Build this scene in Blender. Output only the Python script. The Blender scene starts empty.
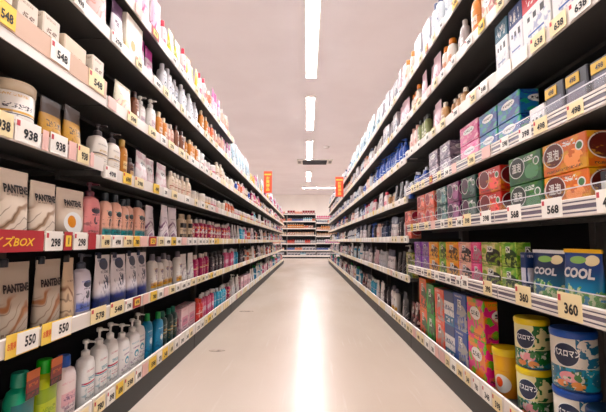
import bpy, math, random
from mathutils import Matrix, Vector
R = random.Random(7)
sc = bpy.context.scene
C = sc.collection
PI = math.pi

# ------------------------------------------------------------------ camera
F_PX = 380.0            # focal length in pixels of the 606 px wide frame
CAM_H = 0.727
PITCH = math.atan(35/F_PX)
YAW = math.atan(4/F_PX)
cam = bpy.data.cameras.new('camera')
cam.sensor_width = 36.0
cam.lens = F_PX/606*36
cam.clip_start = 0.05
cam_o = bpy.data.objects.new('camera', cam)
cam_o.location = (0, 0, CAM_H)
cam_o.rotation_euler = (PI/2+PITCH, 0, YAW)
C.objects.link(cam_o)
sc.camera = cam_o

# ------------------------------------------------------------------ world, exposure, colour
w = bpy.data.worlds.new('world'); sc.world = w
w.use_nodes = True
w.node_tree.nodes['Background'].inputs[0].default_value = (0.75, 0.78, 0.85, 1)
w.node_tree.nodes['Background'].inputs[1].default_value = 0.15
vs = sc.view_settings
vs.view_transform = 'Standard'; vs.look = 'None'; vs.gamma = 1.0; vs.use_curve_mapping = False
vs.exposure = 0.06
LAMP = 66.0             # emission strength of the ceiling tubes
LAMP_COL = (0.985, 0.985, 1.0)

# ------------------------------------------------------------------ helpers
def lin(c):
    return tuple(((v/12.92) if v <= 0.04045 else ((v+0.055)/1.055)**2.4) for v in c)
def hexc(h):
    return tuple(int(h[i:i+2], 16)/255 for i in (0, 2, 4))

class NT:
    """small helper to write node trees"""
    def __init__(s, name, rough=0.4, spec=0.5):
        s.m = bpy.data.materials.new(name); s.m.use_nodes = True
        s.t = s.m.node_tree
        s.b = s.t.nodes['Principled BSDF']
        s.b.inputs['Roughness'].default_value = rough
        s.b.inputs['Specular IOR Level'].default_value = spec
        s._uv = None
    def node(s, ty): return s.t.nodes.new(ty)
    def put(s, sock, v):
        if hasattr(v, 'links'): s.t.links.new(v, sock)
        elif isinstance(v, tuple): sock.default_value = (*v[:3], 1) if len(sock.default_value) == 4 else v
        else: sock.default_value = v
    def math(s, op, a, b=0.0, clamp=False):
        n = s.node('ShaderNodeMath'); n.operation = op; n.use_clamp = clamp
        s.put(n.inputs[0], a); s.put(n.inputs[1], b)
        return n.outputs[0]
    def mix(s, f, a, b):
        n = s.node('ShaderNodeMix'); n.data_type = 'RGBA'
        s.put(n.inputs[0], f); s.put(n.inputs[6], a); s.put(n.inputs[7], b)
        return n.outputs[2]
    def uv(s):
        if s._uv is None:
            n = s.node('ShaderNodeUVMap'); n.uv_map = 'UVMap'
            x = s.node('ShaderNodeSeparateXYZ'); s.t.links.new(n.outputs[0], x.inputs[0])
            s._uv = (x.outputs[0], x.outputs[1], n.outputs[0])
        return s._uv
    def noise(s, sx, sy, off=0.0, detail=2.0, coord=None):
        mp = s.node('ShaderNodeMapping'); mp.inputs['Scale'].default_value = (sx, sy, 1); mp.inputs['Location'].default_value = (off, off*0.7, off)
        s.t.links.new(coord if coord is not None else s.uv()[2], mp.inputs[0])
        n = s.node('ShaderNodeTexNoise'); n.inputs['Scale'].default_value = 1.0; n.inputs['Detail'].default_value = detail
        s.t.links.new(mp.outputs[0], n.inputs['Vector'])
        return n.outputs[0]
    def gt(s, a, b): return s.math('GREATER_THAN', a, b)
    def lt(s, a, b): return s.math('LESS_THAN', a, b)
    def mul(s, *a):
        r = a[0]
        for x in a[1:]: r = s.math('MULTIPLY', r, x)
        return r
    def rect(s, u0, u1, v0, v1):
        u, v, _ = s.uv()
        return s.mul(s.gt(u, u0), s.lt(u, u1), s.gt(v, v0), s.lt(v, v1))
    def ell(s, cu, cv, ru, rv):
        u, v, _ = s.uv()
        a = s.math('POWER', s.math('DIVIDE', s.math('SUBTRACT', u, cu), ru), 2)
        b = s.math('POWER', s.math('DIVIDE', s.math('SUBTRACT', v, cv), rv), 2)
        return s.lt(s.math('ADD', a, b), 1.0)
    def smooth(s, x, a, b):
        n = s.node('ShaderNodeMapRange'); n.interpolation_type = 'SMOOTHSTEP'
        s.put(n.inputs[0], x); n.inputs[1].default_value = a; n.inputs[2].default_value = b
        return n.outputs[0]
    def letters(s, u0, u1, v0, v1, off=0.0, dens=34):
        return s.mul(s.rect(u0, u1, v0, v1), s.gt(s.noise(dens, 26, off), 0.5))
    def done(s, col):
        s.put(s.b.inputs['Base Color'], col)
        return s.m

MATS = {}
def vivid(hx, k, sat=1.3):
    c = lin(hexc(hx)); l = .2126*c[0]+.7152*c[1]+.0722*c[2]
    return tuple(max(0.004, min(.9, (l+(x-l)*sat)))*k for x in c)
def plain(name, hx, rough=0.4, spec=0.5, metal=0.0, alb=1.0):
    k = ('p', name)
    if k not in MATS:
        n = NT(name, rough, spec); n.b.inputs['Metallic'].default_value = metal
        tc = n.node('ShaderNodeTexCoord')
        f = n.noise(6, 6, 0.0, 3.0, tc.outputs['Object'])
        c = vivid(hx, alb) if alb < 1 else lin(hexc(hx))
        MATS[k] = n.done(n.mix(n.smooth(f, 0.3, 0.7), tuple(x*0.93 for x in c), tuple(min(1, x*1.05) for x in c)))
    return MATS[k]

def printed(style, c1, c2, c3, rough=0.33):
    """printed packaging, front artwork laid out in the UVs of the pack"""
    k = (style, c1, c2, c3)
    if k in MATS: return MATS[k]
    n = NT('print_'+style, rough, 0.5)
    A, B, D = (vivid(c, .8) for c in (c1, c2, c3))
    u, v, uv = n.uv()
    off = R.uniform(0, 40)
    white = (0.7, 0.68, 0.65); ink = (0.02, 0.018, 0.02)
    if style == 'plain':
        col = n.mix(n.mul(n.rect(.12, .88, .3, .64), .75), A, B)
        col = n.mix(n.letters(.2, .8, .42, .54, off, 20), col, D)
        col = n.mix(n.rect(.25, .75, .34, .355), col, B)
        col = n.mix(n.letters(.25, .75, .2, .26, off, 60), col, D)
    elif style == 'swirl':
        bow = n.mul(n.math('SINE', n.math('ADD', n.mul(u, 2.6), off)), .55)
        d = n.math('ADD', bow, n.mul(n.noise(1.6, 2.0, off), 1.2))
        wv = n.math('SINE', n.mul(n.math('ADD', d, n.mul(v, 1.9)), 7.5))
        m = n.mul(n.smooth(wv, 0.5, 1.0), n.smooth(v, 0.06, 0.14), n.smooth(v, 0.6, 0.5), .85)
        col = n.mix(m, A, B)
        wf = n.math('SINE', n.mul(n.math('ADD', d, n.mul(v, 1.9)), 19.0))
        m2 = n.mul(n.smooth(wf, .8, 1.0), n.smooth(v, 0.5, 0.42), .6)
        col = n.mix(m2, col, D)
    elif style == 'ball':
        col = n.mix(n.smooth(v, 0.45, 0.1), A, D)
        col = n.mix(n.ell(.5, .33, .33, .22), col, white)
        col = n.mix(n.ell(.42, .36, .14, .12), col, B)
    elif style == 'base':
        s = n.math('ADD', v, n.mul(n.noise(3, 3, off), 0.16))
        col = n.mix(n.smooth(s, 0.42, 0.26), A, B)
        col = n.mix(n.mul(n.ell(.52, .5, .16, .14), n.gt(n.noise(7, 5, off), .48)), col, D)
        col = n.mix(n.letters(.25, .75, .66, .71, off), col, D)
        col = n.mix(n.ell(.5, .83, .3, .11), col, D)
    elif style == 'emblem':
        f = n.noise(3.5, 2.5, off, 4)
        col = n.mix(n.smooth(f, .48, .66), A, D)
        col = n.mix(n.mul(n.ell(.72, .36, .2, .26), n.gt(n.noise(5, 4, off+3), .42)), col, tuple(min(1, x*2.2+.08) for x in A))
        col = n.mix(n.ell(.27, .6, .25, .37), col, white)
        col = n.mix(n.ell(.27, .6, .23, .34), col, B)
        col = n.mix(n.ell(.86, .66, .085, .14), col, white)
        col = n.mix(n.ell(.86, .66, .06, .1), col, (0.05, 0.16, 0.05))
        col = n.mix(n.letters(.5, .78, .74, .9, off, 22), col, white)
    elif style == 'kiki':
        f = n.noise(2.6, 3, off, 3)
        col = n.mix(n.smooth(f, .42, .62), A, D)
        col = n.mix(n.ell(.66, .3, .42, .4), col, tuple(x*.45 for x in B))
        col = n.mix(n.mul(n.lt(v, .4), n.gt(n.noise(6, 5, off+4), .52)), col, D)
        col = n.mix(n.rect(.34, .62, .56, .82), col, white)
        col = n.mix(n.mul(n.rect(.37, .59, .59, .79), n.gt(n.noise(16, 12, off), .48)), col, ink)
        col = n.mix(n.ell(.16, .6, .12, .14), col, D)
    elif style == 'floral':
        vo = n.node('ShaderNodeTexVoronoi'); vo.inputs['Scale'].default_value = 6.0
        n.t.links.new(uv, vo.inputs['Vector'])
        sp = n.node('ShaderNodeSeparateXYZ'); n.t.links.new(vo.outputs['Color'], sp.inputs[0])
        col = n.mix(n.gt(sp.outputs[0], .55), A, B)
        col = n.mix(n.gt(sp.outputs[1], .72), col, D)
        col = n.mix(n.ell(.5, .64, .3, .16), col, white)
        col = n.mix(n.letters(.28, .72, .58, .7, off, 18), col, ink)
    elif style == 'lines':
        col = n.mix(n.rect(0, 1, .52, .57), A, B)
        col = n.mix(n.rect(0, 1, .48, .505), col, D)
        col = n.mix(n.letters(.2, .8, .62, .72, off, 20), col, D)
        col = n.mix(n.letters(.2, .8, .34, .37, off), col, B)
        col = n.mix(n.letters(.2, .8, .26, .29, off+2), col, B)
    elif style == 'drop':
        col = n.mix(n.ell(.5, .5, .2, .13), A, B)
        col = n.mix(n.ell(.5, .47, .11, .075), col, white)
        col = n.mix(n.letters(.2, .8, .7, .76, off, 22), col, D)
        col = n.mix(n.rect(.2, .8, .27, .285), col, D)
    elif style == 'bands':
        col = n.mix(n.gt(v, .68), A, B)
        col = n.mix(n.lt(v, .26), col, D)
        col = n.mix(n.letters(.15, .85, .42, .56, off, 16), col, B)
        col = n.mix(n.mul(n.rect(.1, .9, .06, .2), n.gt(n.noise(7, 9, off), .5)), col, A)
    elif style == 'icons':
        col = n.mix(n.gt(v, .66), A, B)
        col = n.mix(n.mul(n.rect(.15, .85, .72, .92), n.gt(n.noise(14, 9, off), .56)), col, white)
        for i, cx in enumerate((.25, .48, .76)):
            h = .05 + .012*i
            col = n.mix(n.rect(cx-h, cx+h, .47, .47+h*1.5), col, ink)
        col = n.mix(n.rect(.2, .8, .24, .27), col, D)
    elif style == 'tin':
        f = n.noise(4, 3, off, 3)
        low = n.lt(v, .44)
        scene = n.mix(n.smooth(f, .42, .5), B, D)
        scene = n.mix(n.ell(.52, .27, .22, .1), scene, (.75, .3, .33))
        scene = n.mix(n.ell(.36, .13, .13, .065), scene, (.7, .22, .06))
        scene = n.mix(n.ell(.68, .12, .14, .075), scene, (.72, .26, .05))
        scene = n.mix(n.mul(n.ell(.72, .3, .12, .1), n.gt(f, .5)), scene, (.05, .2, .05))
        scene = n.mix(n.gt(n.noise(11, 9, off+2), .6), scene, (.62, .6, .5))
        scene = n.mix(n.gt(n.noise(8, 12, off+6), .62), scene, (.03, .12, .05))
        col = n.mix(low, A, scene)
        col = n.mix(n.mul(n.gt(v, .46), n.gt(u, .68), n.gt(n.noise(7, 6, off+8), .52)), col, D)
        col = n.mix(n.ell(.46, .68, .28, .23), col, white)
        col = n.mix(n.ell(.46, .68, .265, .215), col, (.012, .02, .055))
        col = n.mix(n.rect(0, 1, 0, .035), col, (.02, .05, .16))
    elif style == 'cool':
        f = n.noise(5, 5, off, 4)
        col = n.mix(n.smooth(v, .75, .25), A, B)
        leaf = n.mul(n.lt(v, .42), n.gt(n.math('ADD', f, n.mul(v, -0.55)), .36))
        col = n.mix(leaf, col, n.mix(n.gt(n.noise(9, 9, off+5), .5), (.1, .3, .06), (.5, .55, .3)))
        col = n.mix(n.ell(.78, .82, .17, .09), col, (.75, .62, .35))
        col = n.mix(n.ell(.42, .82, .22, .065), col, (.2, .42, .05))
    elif style == 'icebag':
        col = n.mix(n.smooth(n.noise(3, 2, off), .45, .6), A, B)
        col = n.mix(n.mul(n.rect(.2, .85, .3, .75), n.gt(n.noise(4, 6, off), .55)), col, D)
    else:
        col = A
    if style not in ('cool', 'tin', 'swirl', 'ball'):
        bl = n.noise(5.5, 7, off+11, 4)
        col = n.mix(n.mul(n.smooth(bl, .56, .64), n.lt(v, .6), .55), col, D)
        col = n.mix(n.mul(n.letters(.1, .9, .08, .15, off+7, 44), .8), col, ink)
        col = n.mix(n.mul(n.letters(.12, .7, .88, .94, off+9, 36), .7), col, B)
    elif style in ('swirl', 'ball'):
        col = n.mix(n.mul(n.letters(.2, .8, .62, .65, off+7, 50), .7), col, D)
        col = n.mix(n.mul(n.letters(.1, .6, .05, .09, off+7, 40), .8), col, D)
    MATS[k] = n.done(col)
    return MATS[k]

def solid(hx, rough=0.35): return plain('plastic_'+hx, hx, rough, alb=.8)

def uvmesh(name, verts, faces, mat, ang=0.7, frame=None, boxuv=False):
    me = bpy.data.meshes.new(name)
    me.from_pydata(verts, [], faces)
    if frame is None:
        xs = [p[0] for p in verts]; zs = [p[2] for p in verts]
        frame = (min(xs), max(xs), min(zs), max(zs))
    x0, x1, z0, z1 = frame
    sx = 1/max(1e-6, x1-x0); sz = 1/max(1e-6, z1-z0)
    uvl = me.uv_layers.new(name='UVMap')
    li = [0]*len(me.loops); me.loops.foreach_get('vertex_index', li)
    buf = []
    if boxuv:
        ly = min(p[1] for p in verts)
        for pl_ in me.polygons:
            nx, ny, nz = (abs(q) for q in pl_.normal)
            for i in pl_.vertices:
                p = verts[i]
                if nx > ny and nx > nz: buf += [(p[1]-ly)*sx, (p[2]-z0)*sz]
                elif nz > ny: buf += [(p[0]-x0)*sx, (p[1]-ly)*sz]
                else: buf += [(p[0]-x0)*sx, (p[2]-z0)*sz]
    else:
        for i in li:
            p = verts[i]; buf += [(p[0]-x0)*sx, (p[2]-z0)*sz]
    uvl.data.foreach_set('uv', buf)
    if ang > 0:
        me.shade_smooth(); me.set_sharp_from_angle(angle=ang)
    if mat: me.materials.append(mat)
    me.update()
    return me

def superpt(a, w, d, e):
    c, s = math.cos(a), math.sin(a)
    return (math.copysign(abs(c)**(2/e), c)*w/2, math.copysign(abs(s)**(2/e), s)*d/2)

def loft(secs, n=20, e=2.0, a0=0.0, a1=2*PI, cap=True):
    """secs: (z, width, depth[, y offset[, exponent]])"""
    full = abs(a1-a0-2*PI) < 1e-6
    V = []; Fc = []
    cnt = n if full else n+1
    for sct in secs:
        z, ww, dd = sct[:3]
        yo = sct[3] if len(sct) > 3 else 0.0
        ee = sct[4] if len(sct) > 4 else e
        for i in range(cnt):
            a = a0+(a1-a0)*i/n
            x, y = superpt(a, ww, dd, ee)
            V.append((x, y+yo, z))
    for k in range(len(secs)-1):
        for i in range(n if not full else cnt):
            j = (i+1) % cnt if full else i+1
            Fc.append((k*cnt+i, k*cnt+j, (k+1)*cnt+j, (k+1)*cnt+i))
    if cap and full:
        Fc.append(tuple(range(cnt-1, -1, -1)))
        Fc.append(tuple((len(secs)-1)*cnt+i for i in range(cnt)))
    return V, Fc

def boxg(x0, x1, y0, y1, z0, z1):
    V = [(x0, y0, z0), (x1, y0, z0), (x1, y1, z0), (x0, y1, z0), (x0, y0, z1), (x1, y0, z1), (x1, y1, z1), (x0, y1, z1)]
    Fc = [(0, 3, 2, 1), (4, 5, 6, 7), (0, 1, 5, 4), (1, 2, 6, 5), (2, 3, 7, 6), (3, 0, 4, 7)]
    return V, Fc
def chamfer_box(w, d, h, b, z0=0.0):
    def ring(z, i): 
        x, y = w/2-i, d/2-i
        return [(x, -y+b, z), (x, y-b, z), (x-b, y, z), (-x+b, y, z), (-x, y-b, z), (-x, -y+b, z), (-x+b, -y, z), (x-b, -y, z)]
    V = ring(z0, b*.7)+ring(z0+b*.7, 0)+ring(z0+h-b*.7, 0)+ring(z0+h, b*.7)
    Fc = [tuple(range(7, -1, -1)), tuple(range(24, 32))]
    for k in range(3):
        for i in range(8):
            j = (i+1) % 8; Fc.append((k*8+i, k*8+j, k*8+8+j, k*8+8+i))
    return V, Fc
def join(*gs):
    V = []; Fc = []
    for g in gs:
        o = len(V); V += g[0]; Fc += [tuple(i+o for i in f) for f in g[1]]
    return V, Fc
def shift(g, dx=0, dy=0, dz=0):
    return [(x+dx, y+dy, z+dz) for x, y, z in g[0]], g[1]

TXT = {}
def text_geo(body, size, bold=0.0, shear=0.0):
    """outline of a text as flat verts (x, z) centred on the origin"""
    k = (body, size, bold, shear)
    if k not in TXT:
        cu = bpy.data.curves.new('lettering', 'FONT'); cu.body = body; cu.size = 1.0
        cu.align_x = 'CENTER'; cu.align_y = 'CENTER'; cu.offset = bold; cu.shear = shear; cu.resolution_u = 2
        ob = bpy.data.objects.new('lettering', cu); C.objects.link(ob)
        dg = bpy.context.evaluated_depsgraph_get()
        me = ob.evaluated_get(dg).to_mesh()
        V = [(v.co.x*size, v.co.y*size) for v in me.vertices]
        Fc = [tuple(p.vertices) for p in me.polygons]
        if V:
            cx = (min(p[0] for p in V)+max(p[0] for p in V))/2; cy = (min(p[1] for p in V)+max(p[1] for p in V))/2
            V = [(p[0]-cx, p[1]-cy) for p in V]
        bpy.data.objects.remove(ob); bpy.data.curves.remove(cu)
        TXT[k] = (V, Fc)
    return TXT[k]
def text_front(body, size, y, z, x=0.0, bold=0.02, shear=0.0, wmax=None, radius=None):
    V, Fc = text_geo(body, size, bold, shear)
    s = 1.0
    if wmax:
        ww = max(p[0] for p in V)-min(p[0] for p in V)
        s = wmax/ww
    out = []
    for px, pz in V:
        X = px*s+x; Z = pz+z
        if radius:
            a = X/radius; out.append((math.sin(a)*radius, y+radius*(1-math.cos(a)), Z))
        else: out.append((X, y, Z))
    return out, Fc

def mobj(name, me, parent=None, loc=None, rz=0.0):
    o = bpy.data.objects.new(name, me); C.objects.link(o)
    if parent: o.parent = parent
    if loc is not None: o.location = loc
    if rz: o.rotation_euler = (0, 0, rz)
    return o
def geo_obj(name, g, mat, parent=None, loc=None, rz=0.0, ang=0.0):
    return mobj(name, uvmesh(name, g[0], g[1], mat, ang), parent, loc, rz)
def empty(name, loc=(0, 0, 0), rz=0.0):
    o = bpy.data.objects.new(name, None); C.objects.link(o)
    o.location = loc; o.rotation_euler = (0, 0, rz); o.empty_display_size = 0.05
    return o
def tag(o, label, cat, group=None):
    o['label'] = label; o['category'] = cat
    if group: o['group'] = group
    return o
ORD = ['first', 'second', 'third', 'fourth', 'fifth', 'sixth', 'seventh', 'eighth', 'ninth', 'tenth', 'eleventh', 'twelfth', 'thirteenth', 'fourteenth']

# ------------------------------------------------------------------ setting
def surface(name, hx1, hx2, rough, scale, spec=0.5, bump=0.0):
    n = NT(name, rough, spec)
    tc = n.node('ShaderNodeTexCoord')
    a = n.noise(scale, scale, 1.0, 5.0, tc.outputs['Object'])
    col = n.mix(n.smooth(a, .3, .7), lin(hexc(hx1)), lin(hexc(hx2)))
    if bump:
        bp = n.node('ShaderNodeBump'); bp.inputs['Strength'].default_value = bump; bp.inputs['Distance'].default_value = .01
        n.t.links.new(n.noise(scale*12, scale*12, 3.0, 2.0, tc.outputs['Object']), bp.inputs['Height'])
        n.t.links.new(bp.outputs[0], n.b.inputs['Normal'])
    return n.done(col)
def floor_mat():
    n = NT('vinyl_floor', 0.2, 0.5)
    tc = n.node('ShaderNodeTexCoord'); o = tc.outputs['Object']
    a = n.noise(1.3, 0.5, 1.0, 5.0, o)
    col = n.mix(n.smooth(a, .3, .7), lin(hexc('c8b4a3')), lin(hexc('d2c0b1')))
    b = n.noise(40, 2.0, 4.0, 3.0, o)
    col = n.mix(n.mul(n.smooth(b, .6, .75), .25), col, lin(hexc('dccfc4')))
    # two worn dark scuffs near the left shelf foot
    sx = n.node('ShaderNodeSeparateXYZ'); n.t.links.new(o, sx.inputs[0])
    for (x, y, rx, ry) in ((-0.6, 2.6, .055, .022), (-0.63, 4.02, .075, .035)):
        e = n.math('ADD', n.math('POWER', n.math('DIVIDE', n.math('SUBTRACT', sx.outputs[0], x), rx), 2),
                   n.math('POWER', n.math('DIVIDE', n.math('SUBTRACT', sx.outputs[1], y), ry), 2))
        m = n.mul(n.lt(e, 1.0), n.smooth(n.noise(30, 60, 2.0, 3.0, o), .35, .6))
        col = n.mix(n.mul(m, .75), col, lin(hexc('5a4a40')))
    r = n.noise(2.5, 1.0, 7.0, 4.0, o)
    mr = n.node('ShaderNodeMapRange'); n.t.links.new(r, mr.inputs[0])
    mr.inputs[1].default_value = .3; mr.inputs[2].default_value = .7; mr.inputs[3].default_value = .215; mr.inputs[4].default_value = .26
    n.t.links.new(mr.outputs[0], n.b.inputs['Roughness'])
    return n.done(col)

CEIL_H = 3.6
YEND = 23.6; YSTART = -4.0; WX = 6.0
def struct(name, g, mat):
    o = geo_obj(name, g, mat); o['kind'] = 'structure'; return o
M_wall = surface('painted_wall', 'efe6e0', 'f4ece6', 0.7, 2.0)
struct('floor', boxg(-WX, WX, YSTART, YEND, -0.1, 0.0), floor_mat())
struct('ceiling', boxg(-WX, WX, YSTART, YEND, CEIL_H, CEIL_H+0.1), surface('ceiling_board', 'ebe4ea', 'f0eaf0', 0.8, 1.2, 0.3))
struct('wall_back', boxg(-WX, WX, YEND, YEND+.1, 0, CEIL_H), M_wall)
struct('wall_front', boxg(-WX, WX, YSTART-.1, YSTART, 0, CEIL_H), M_wall)
struct('wall_left', boxg(-WX-.1, -WX, YSTART, YEND, 0, CEIL_H), M_wall)
struct('wall_right', boxg(WX, WX+.1, YSTART, YEND, 0, CEIL_H), M_wall)

# ceiling tubes
def emission(name, col, st):
    m = bpy.data.materials.new(name); m.use_nodes = True
    t = m.node_tree; t.nodes.remove(t.nodes['Principled BSDF'])
    e = t.nodes.new('ShaderNodeEmission'); e.inputs[0].default_value = (*col, 1); e.inputs[1].default_value = st
    t.links.new(e.outputs[0], t.nodes['Material Output'].inputs[0])
    return m
M_tube = emission('tube_glow', LAMP_COL, LAMP)
M_housing = plain('lamp_housing', 'f0ebe6', 0.5)
def lamp(x, y0, y1, label, group, cross=False, dg=None):
    L = y1-y0
    wd = .155
    r = empty('ceiling_light', (x, (y0+y1)/2, CEIL_H), PI/2 if cross else 0)
    for s in (-1, 1):
        geo_obj('housing_rail', boxg(s*(wd/2+.013)-.012, s*(wd/2+.013)+.012, -L/2, L/2, -.018, -.001), M_housing, r)
    V, Fc = loft([(-L/2, wd, .026), (L/2, wd, .026)], 16, 3.0)
    V = [(a, c, -.016+b) for a, b, c in V]
    geo_obj('diffuser', (V, [tuple(reversed(f)) for f in Fc]), M_tube, r, ang=.6)
    for s in (-1, 1):
        geo_obj('end_cap', boxg(-wd/2-.012, wd/2+.012, s*(L/2+.015)-.014, s*(L/2+.015)+.014, -.042, -.001), M_housing, r)
    tag(r, label, 'light', group)
segs = [(-2.65, -.25), (.76, 3.1), (4.07, 6.4), (7.31, 9.55), (10.65, 13.1), (15.55, 17.95)]
names = ['long white ceiling tube light behind the camera', 'long white ceiling tube light straight above the near aisle', 'nearest ceiling tube light in view, cut by the top frame',
         'second ceiling tube light down the aisle', 'third ceiling tube light, just before the air vent', 'fourth ceiling tube light, beyond the air vent']
for (a, b), nm in zip(segs, names): lamp(.075, a, b, nm, 'tube lights over the aisle')
lamp(.67, 20.4-.9, 20.4+.9, 'ceiling tube light lying crosswise near the back wall', 'tube lights over the aisle', True)
for sx_, sn in ((-3.2, 'left'), (3.4, 'right')):  # two extra tubes, added only to brighten the back wall
    lamp(sx_, 19.5, 21.3, 'added crosswise tube light %s of the aisle end, brightening the back' % sn, 'tube lights over the aisle', True)
for sx_, sn in ((-3.2, 'left'), (3.2, 'right')):
    for (a, b) in segs:
        lamp(sx_, a, b, 'ceiling tube light over the neighbouring %s aisle' % sn, 'tube lights over the %s neighbouring aisle' % sn)

# air conditioner cassette and detector
M_ac = plain('ac_frame', 'dcd6d2', 0.5); M_dark = plain('dark_grille', '2b2b33', 0.6)
ac = empty('air_vent', (.28, 13.55, CEIL_H))
ac.scale = (1.26, 1.26, 1.1)
geo_obj('frame', boxg(-.5, .5, -.3, .3, -.03, -.002), M_ac, ac)
geo_obj('grille', boxg(-.34, .34, -.24, .24, -.06, -.03), M_dark, ac)
for i in range(6): geo_obj('slat', boxg(-.33, .33, -.21+i*.08, -.2+i*.08, -.068, -.06), plain('slat_grey', '4a4a52', .5), ac)
for s in (-1, 1): geo_obj('corner_nozzle', boxg(s*.44-.04, s*.44+.04, -.12, .12, -.045, -.03), plain('nozzle_grey', '8a8688', .5), ac)
tag(ac, 'ceiling air vent with dark slot between the tube lights', 'vent')
V, Fc = loft([(-.055, .07, .07), (-.05, .13, .13), (-.02, .16, .16), (-.001, .17, .17)], 20)
tag(geo_obj('smoke_detector', (V, Fc), plain('detector_grey', 'c4bab8', .5), None, (.61, 11.4, CEIL_H), ang=.6), 'small round grey detector on the ceiling right of the lights', 'detector')

# ------------------------------------------------------------------ shelving units
XL, XR = .76, .702
LEFT = [.10, .431, .70, .963, 1.232, 1.498, 1.734]
RNEAR = [.10, .515, .79, 1.046, 1.303, 1.559, 1.822]
RFAR = [.10, .439, .714, .994, 1.278, 1.559, 1.822]
LB0, LBW = 1.395, 1.25
RB0, RBW = 1.427, 1.243
M_lip = surface('cream_rail', 'dcd1c8', 'e6dcd4', 0.35, 3.0)
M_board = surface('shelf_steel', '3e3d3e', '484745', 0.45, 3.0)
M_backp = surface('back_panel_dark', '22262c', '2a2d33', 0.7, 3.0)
M_kick = surface('kick_plate_black', '121416', '1a1c1e', 0.5, 3.0)
M_post = surface('post_steel', '6a6663', '75716d', 0.5, 3.0)
M_card = surface('brown_card_strip', 'c9a48a', 'd3b09a', 0.6, 4.0)
def clear_mat():
    m = bpy.data.materials.new('clear_plastic'); m.use_nodes = True
    t = m.node_tree; t.nodes.remove(t.nodes['Principled BSDF'])
    tr = t.nodes.new('ShaderNodeBsdfTransparent'); tr.inputs[0].default_value = (.93, .92, .94, 1)
    gl = t.nodes.new('ShaderNodeBsdfGlossy'); gl.inputs['Roughness'].default_value = .15
    df = t.nodes.new('ShaderNodeBsdfDiffuse'); df.inputs[0].default_value = (.8, .77, .8, 1)
    m1 = t.nodes.new('ShaderNodeMixShader'); m2 = t.nodes.new('ShaderNodeMixShader')
    m1.inputs[0].default_value = .07; t.links.new(tr.outputs[0], m1.inputs[1]); t.links.new(gl.outputs[0], m1.inputs[2])
    m2.inputs[0].default_value = .07
    t.links.new(m1.outputs[0], m2.inputs[1]); t.links.new(df.outputs[0], m2.inputs[2])
    t.links.new(m2.outputs[0], t.nodes['Material Output'].inputs[0])
    return m
M_clear = clear_mat()
M_edge = plain('guard_edge_pale', 'd8d2d8', .3)
M_chan = surface('label_channel_grey', '6f6878', '857c88', 0.25, 5.0)
DEPTH = .40
def lip_h(i): return .07 if i == 0 else .05
def shelf_unit(loc, rz, W, levels, label, group, guard=(), strip=(), lipx=None):
    """local: front lip at y=0 facing -Y, depth towards +Y, centred in x"""
    r = empty('shelf_unit', loc, rz)
    top = levels[-1]+.1
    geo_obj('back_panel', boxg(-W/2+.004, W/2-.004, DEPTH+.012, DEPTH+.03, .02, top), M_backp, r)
    for s in (-1, 1):
        geo_obj('post', boxg(s*(W/2-.018)-.015, s*(W/2-.018)+.015, DEPTH-.03, DEPTH+.012, 0.0, top), M_post, r)
    geo_obj('kick_plate', boxg(-W/2+.003, W/2-.003, .006, .03, 0.0, levels[0]), M_kick, r)
    for i, z in enumerate(levels):
        hl = lip_h(i)
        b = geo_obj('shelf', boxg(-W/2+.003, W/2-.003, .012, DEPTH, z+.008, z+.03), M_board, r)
        V = [(0, 0), (.004, -0.0), (.011, .008), (.011, hl-.004), (.006, hl), (0.0, hl-.003)]
        prof = [(-W/2+.002, y, z+q) for y, q in V]+[(W/2-.002, y, z+q) for y, q in V]
        n = len(V)
        Fc = [tuple(range(n)), tuple(range(2*n-1, n-1, -1))]+[(k, n+k, n+(k+1) % n, (k+1) % n) for k in range(n)]
        geo_obj('price_rail', (prof, Fc), M_lip, b)
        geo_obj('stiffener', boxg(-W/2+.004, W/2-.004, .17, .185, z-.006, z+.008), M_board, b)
        if i in guard:
            geo_obj('clear_guard', ([(-W/2+.01, .0115, z+hl-.01), (W/2-.01, .0115, z+hl-.01), (W/2-.01, .0115, z+hl+.028), (-W/2+.01, .0115, z+hl+.028)], [(0, 1, 2, 3)]), M_clear, b)
            geo_obj('guard_edge', boxg(-W/2+.01, W/2-.01, .0105, .0125, z+hl+.028, z+hl+.031), M_edge, b)
            geo_obj('label_channel', boxg(-W/2+.004, W/2-.004, -.0012, .0002, z+.006, z+hl-.004), M_chan, b)
            for q in (.006, .0165, .034, hl-.006):
                geo_obj('rail_ridge', boxg(-W/2+.004, W/2-.004, -.0032, -.0012, z+q-.003, z+q+.003), M_lip, b)
        if i in strip:
            geo_obj('card_strip', boxg(-W/2+.01, W/2-.01, -.002, .001, z+.03, z+.095), M_card, b)
    tag(r, label, 'shelf unit', group)
    return r
nth = lambda i: ORD[i]
for k in range(10):
    y = LB0+(k-1)*LBW+LBW/2
    lv = list(LEFT) if k < 3 else LEFT[:6]
    if k == 0: lv[3] = .985
    shelf_unit((-XL, y, 0), PI/2, LBW, lv, '%s shelf bay from the camera along the left side' % nth(k).replace('first', 'nearest'), 'left shelf bays', strip=(4,) if k == 0 else ())
    y = RB0+(k-1)*RBW+RBW/2
    shelf_unit((XR, y, 0), -PI/2, RBW, RNEAR if k < 2 else RFAR, '%s shelf bay from the camera along the right side' % nth(k).replace('first', 'nearest'), 'right shelf bays', guard=(1, 2, 3) if k < 2 else ())
YE = 16.2
ENDLV = [.06, .30, .58, .94, 1.23, 1.53, 1.84]
ENDLV2 = [.06, .30, .60, .90, 1.16, 1.46, 1.62]
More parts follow.
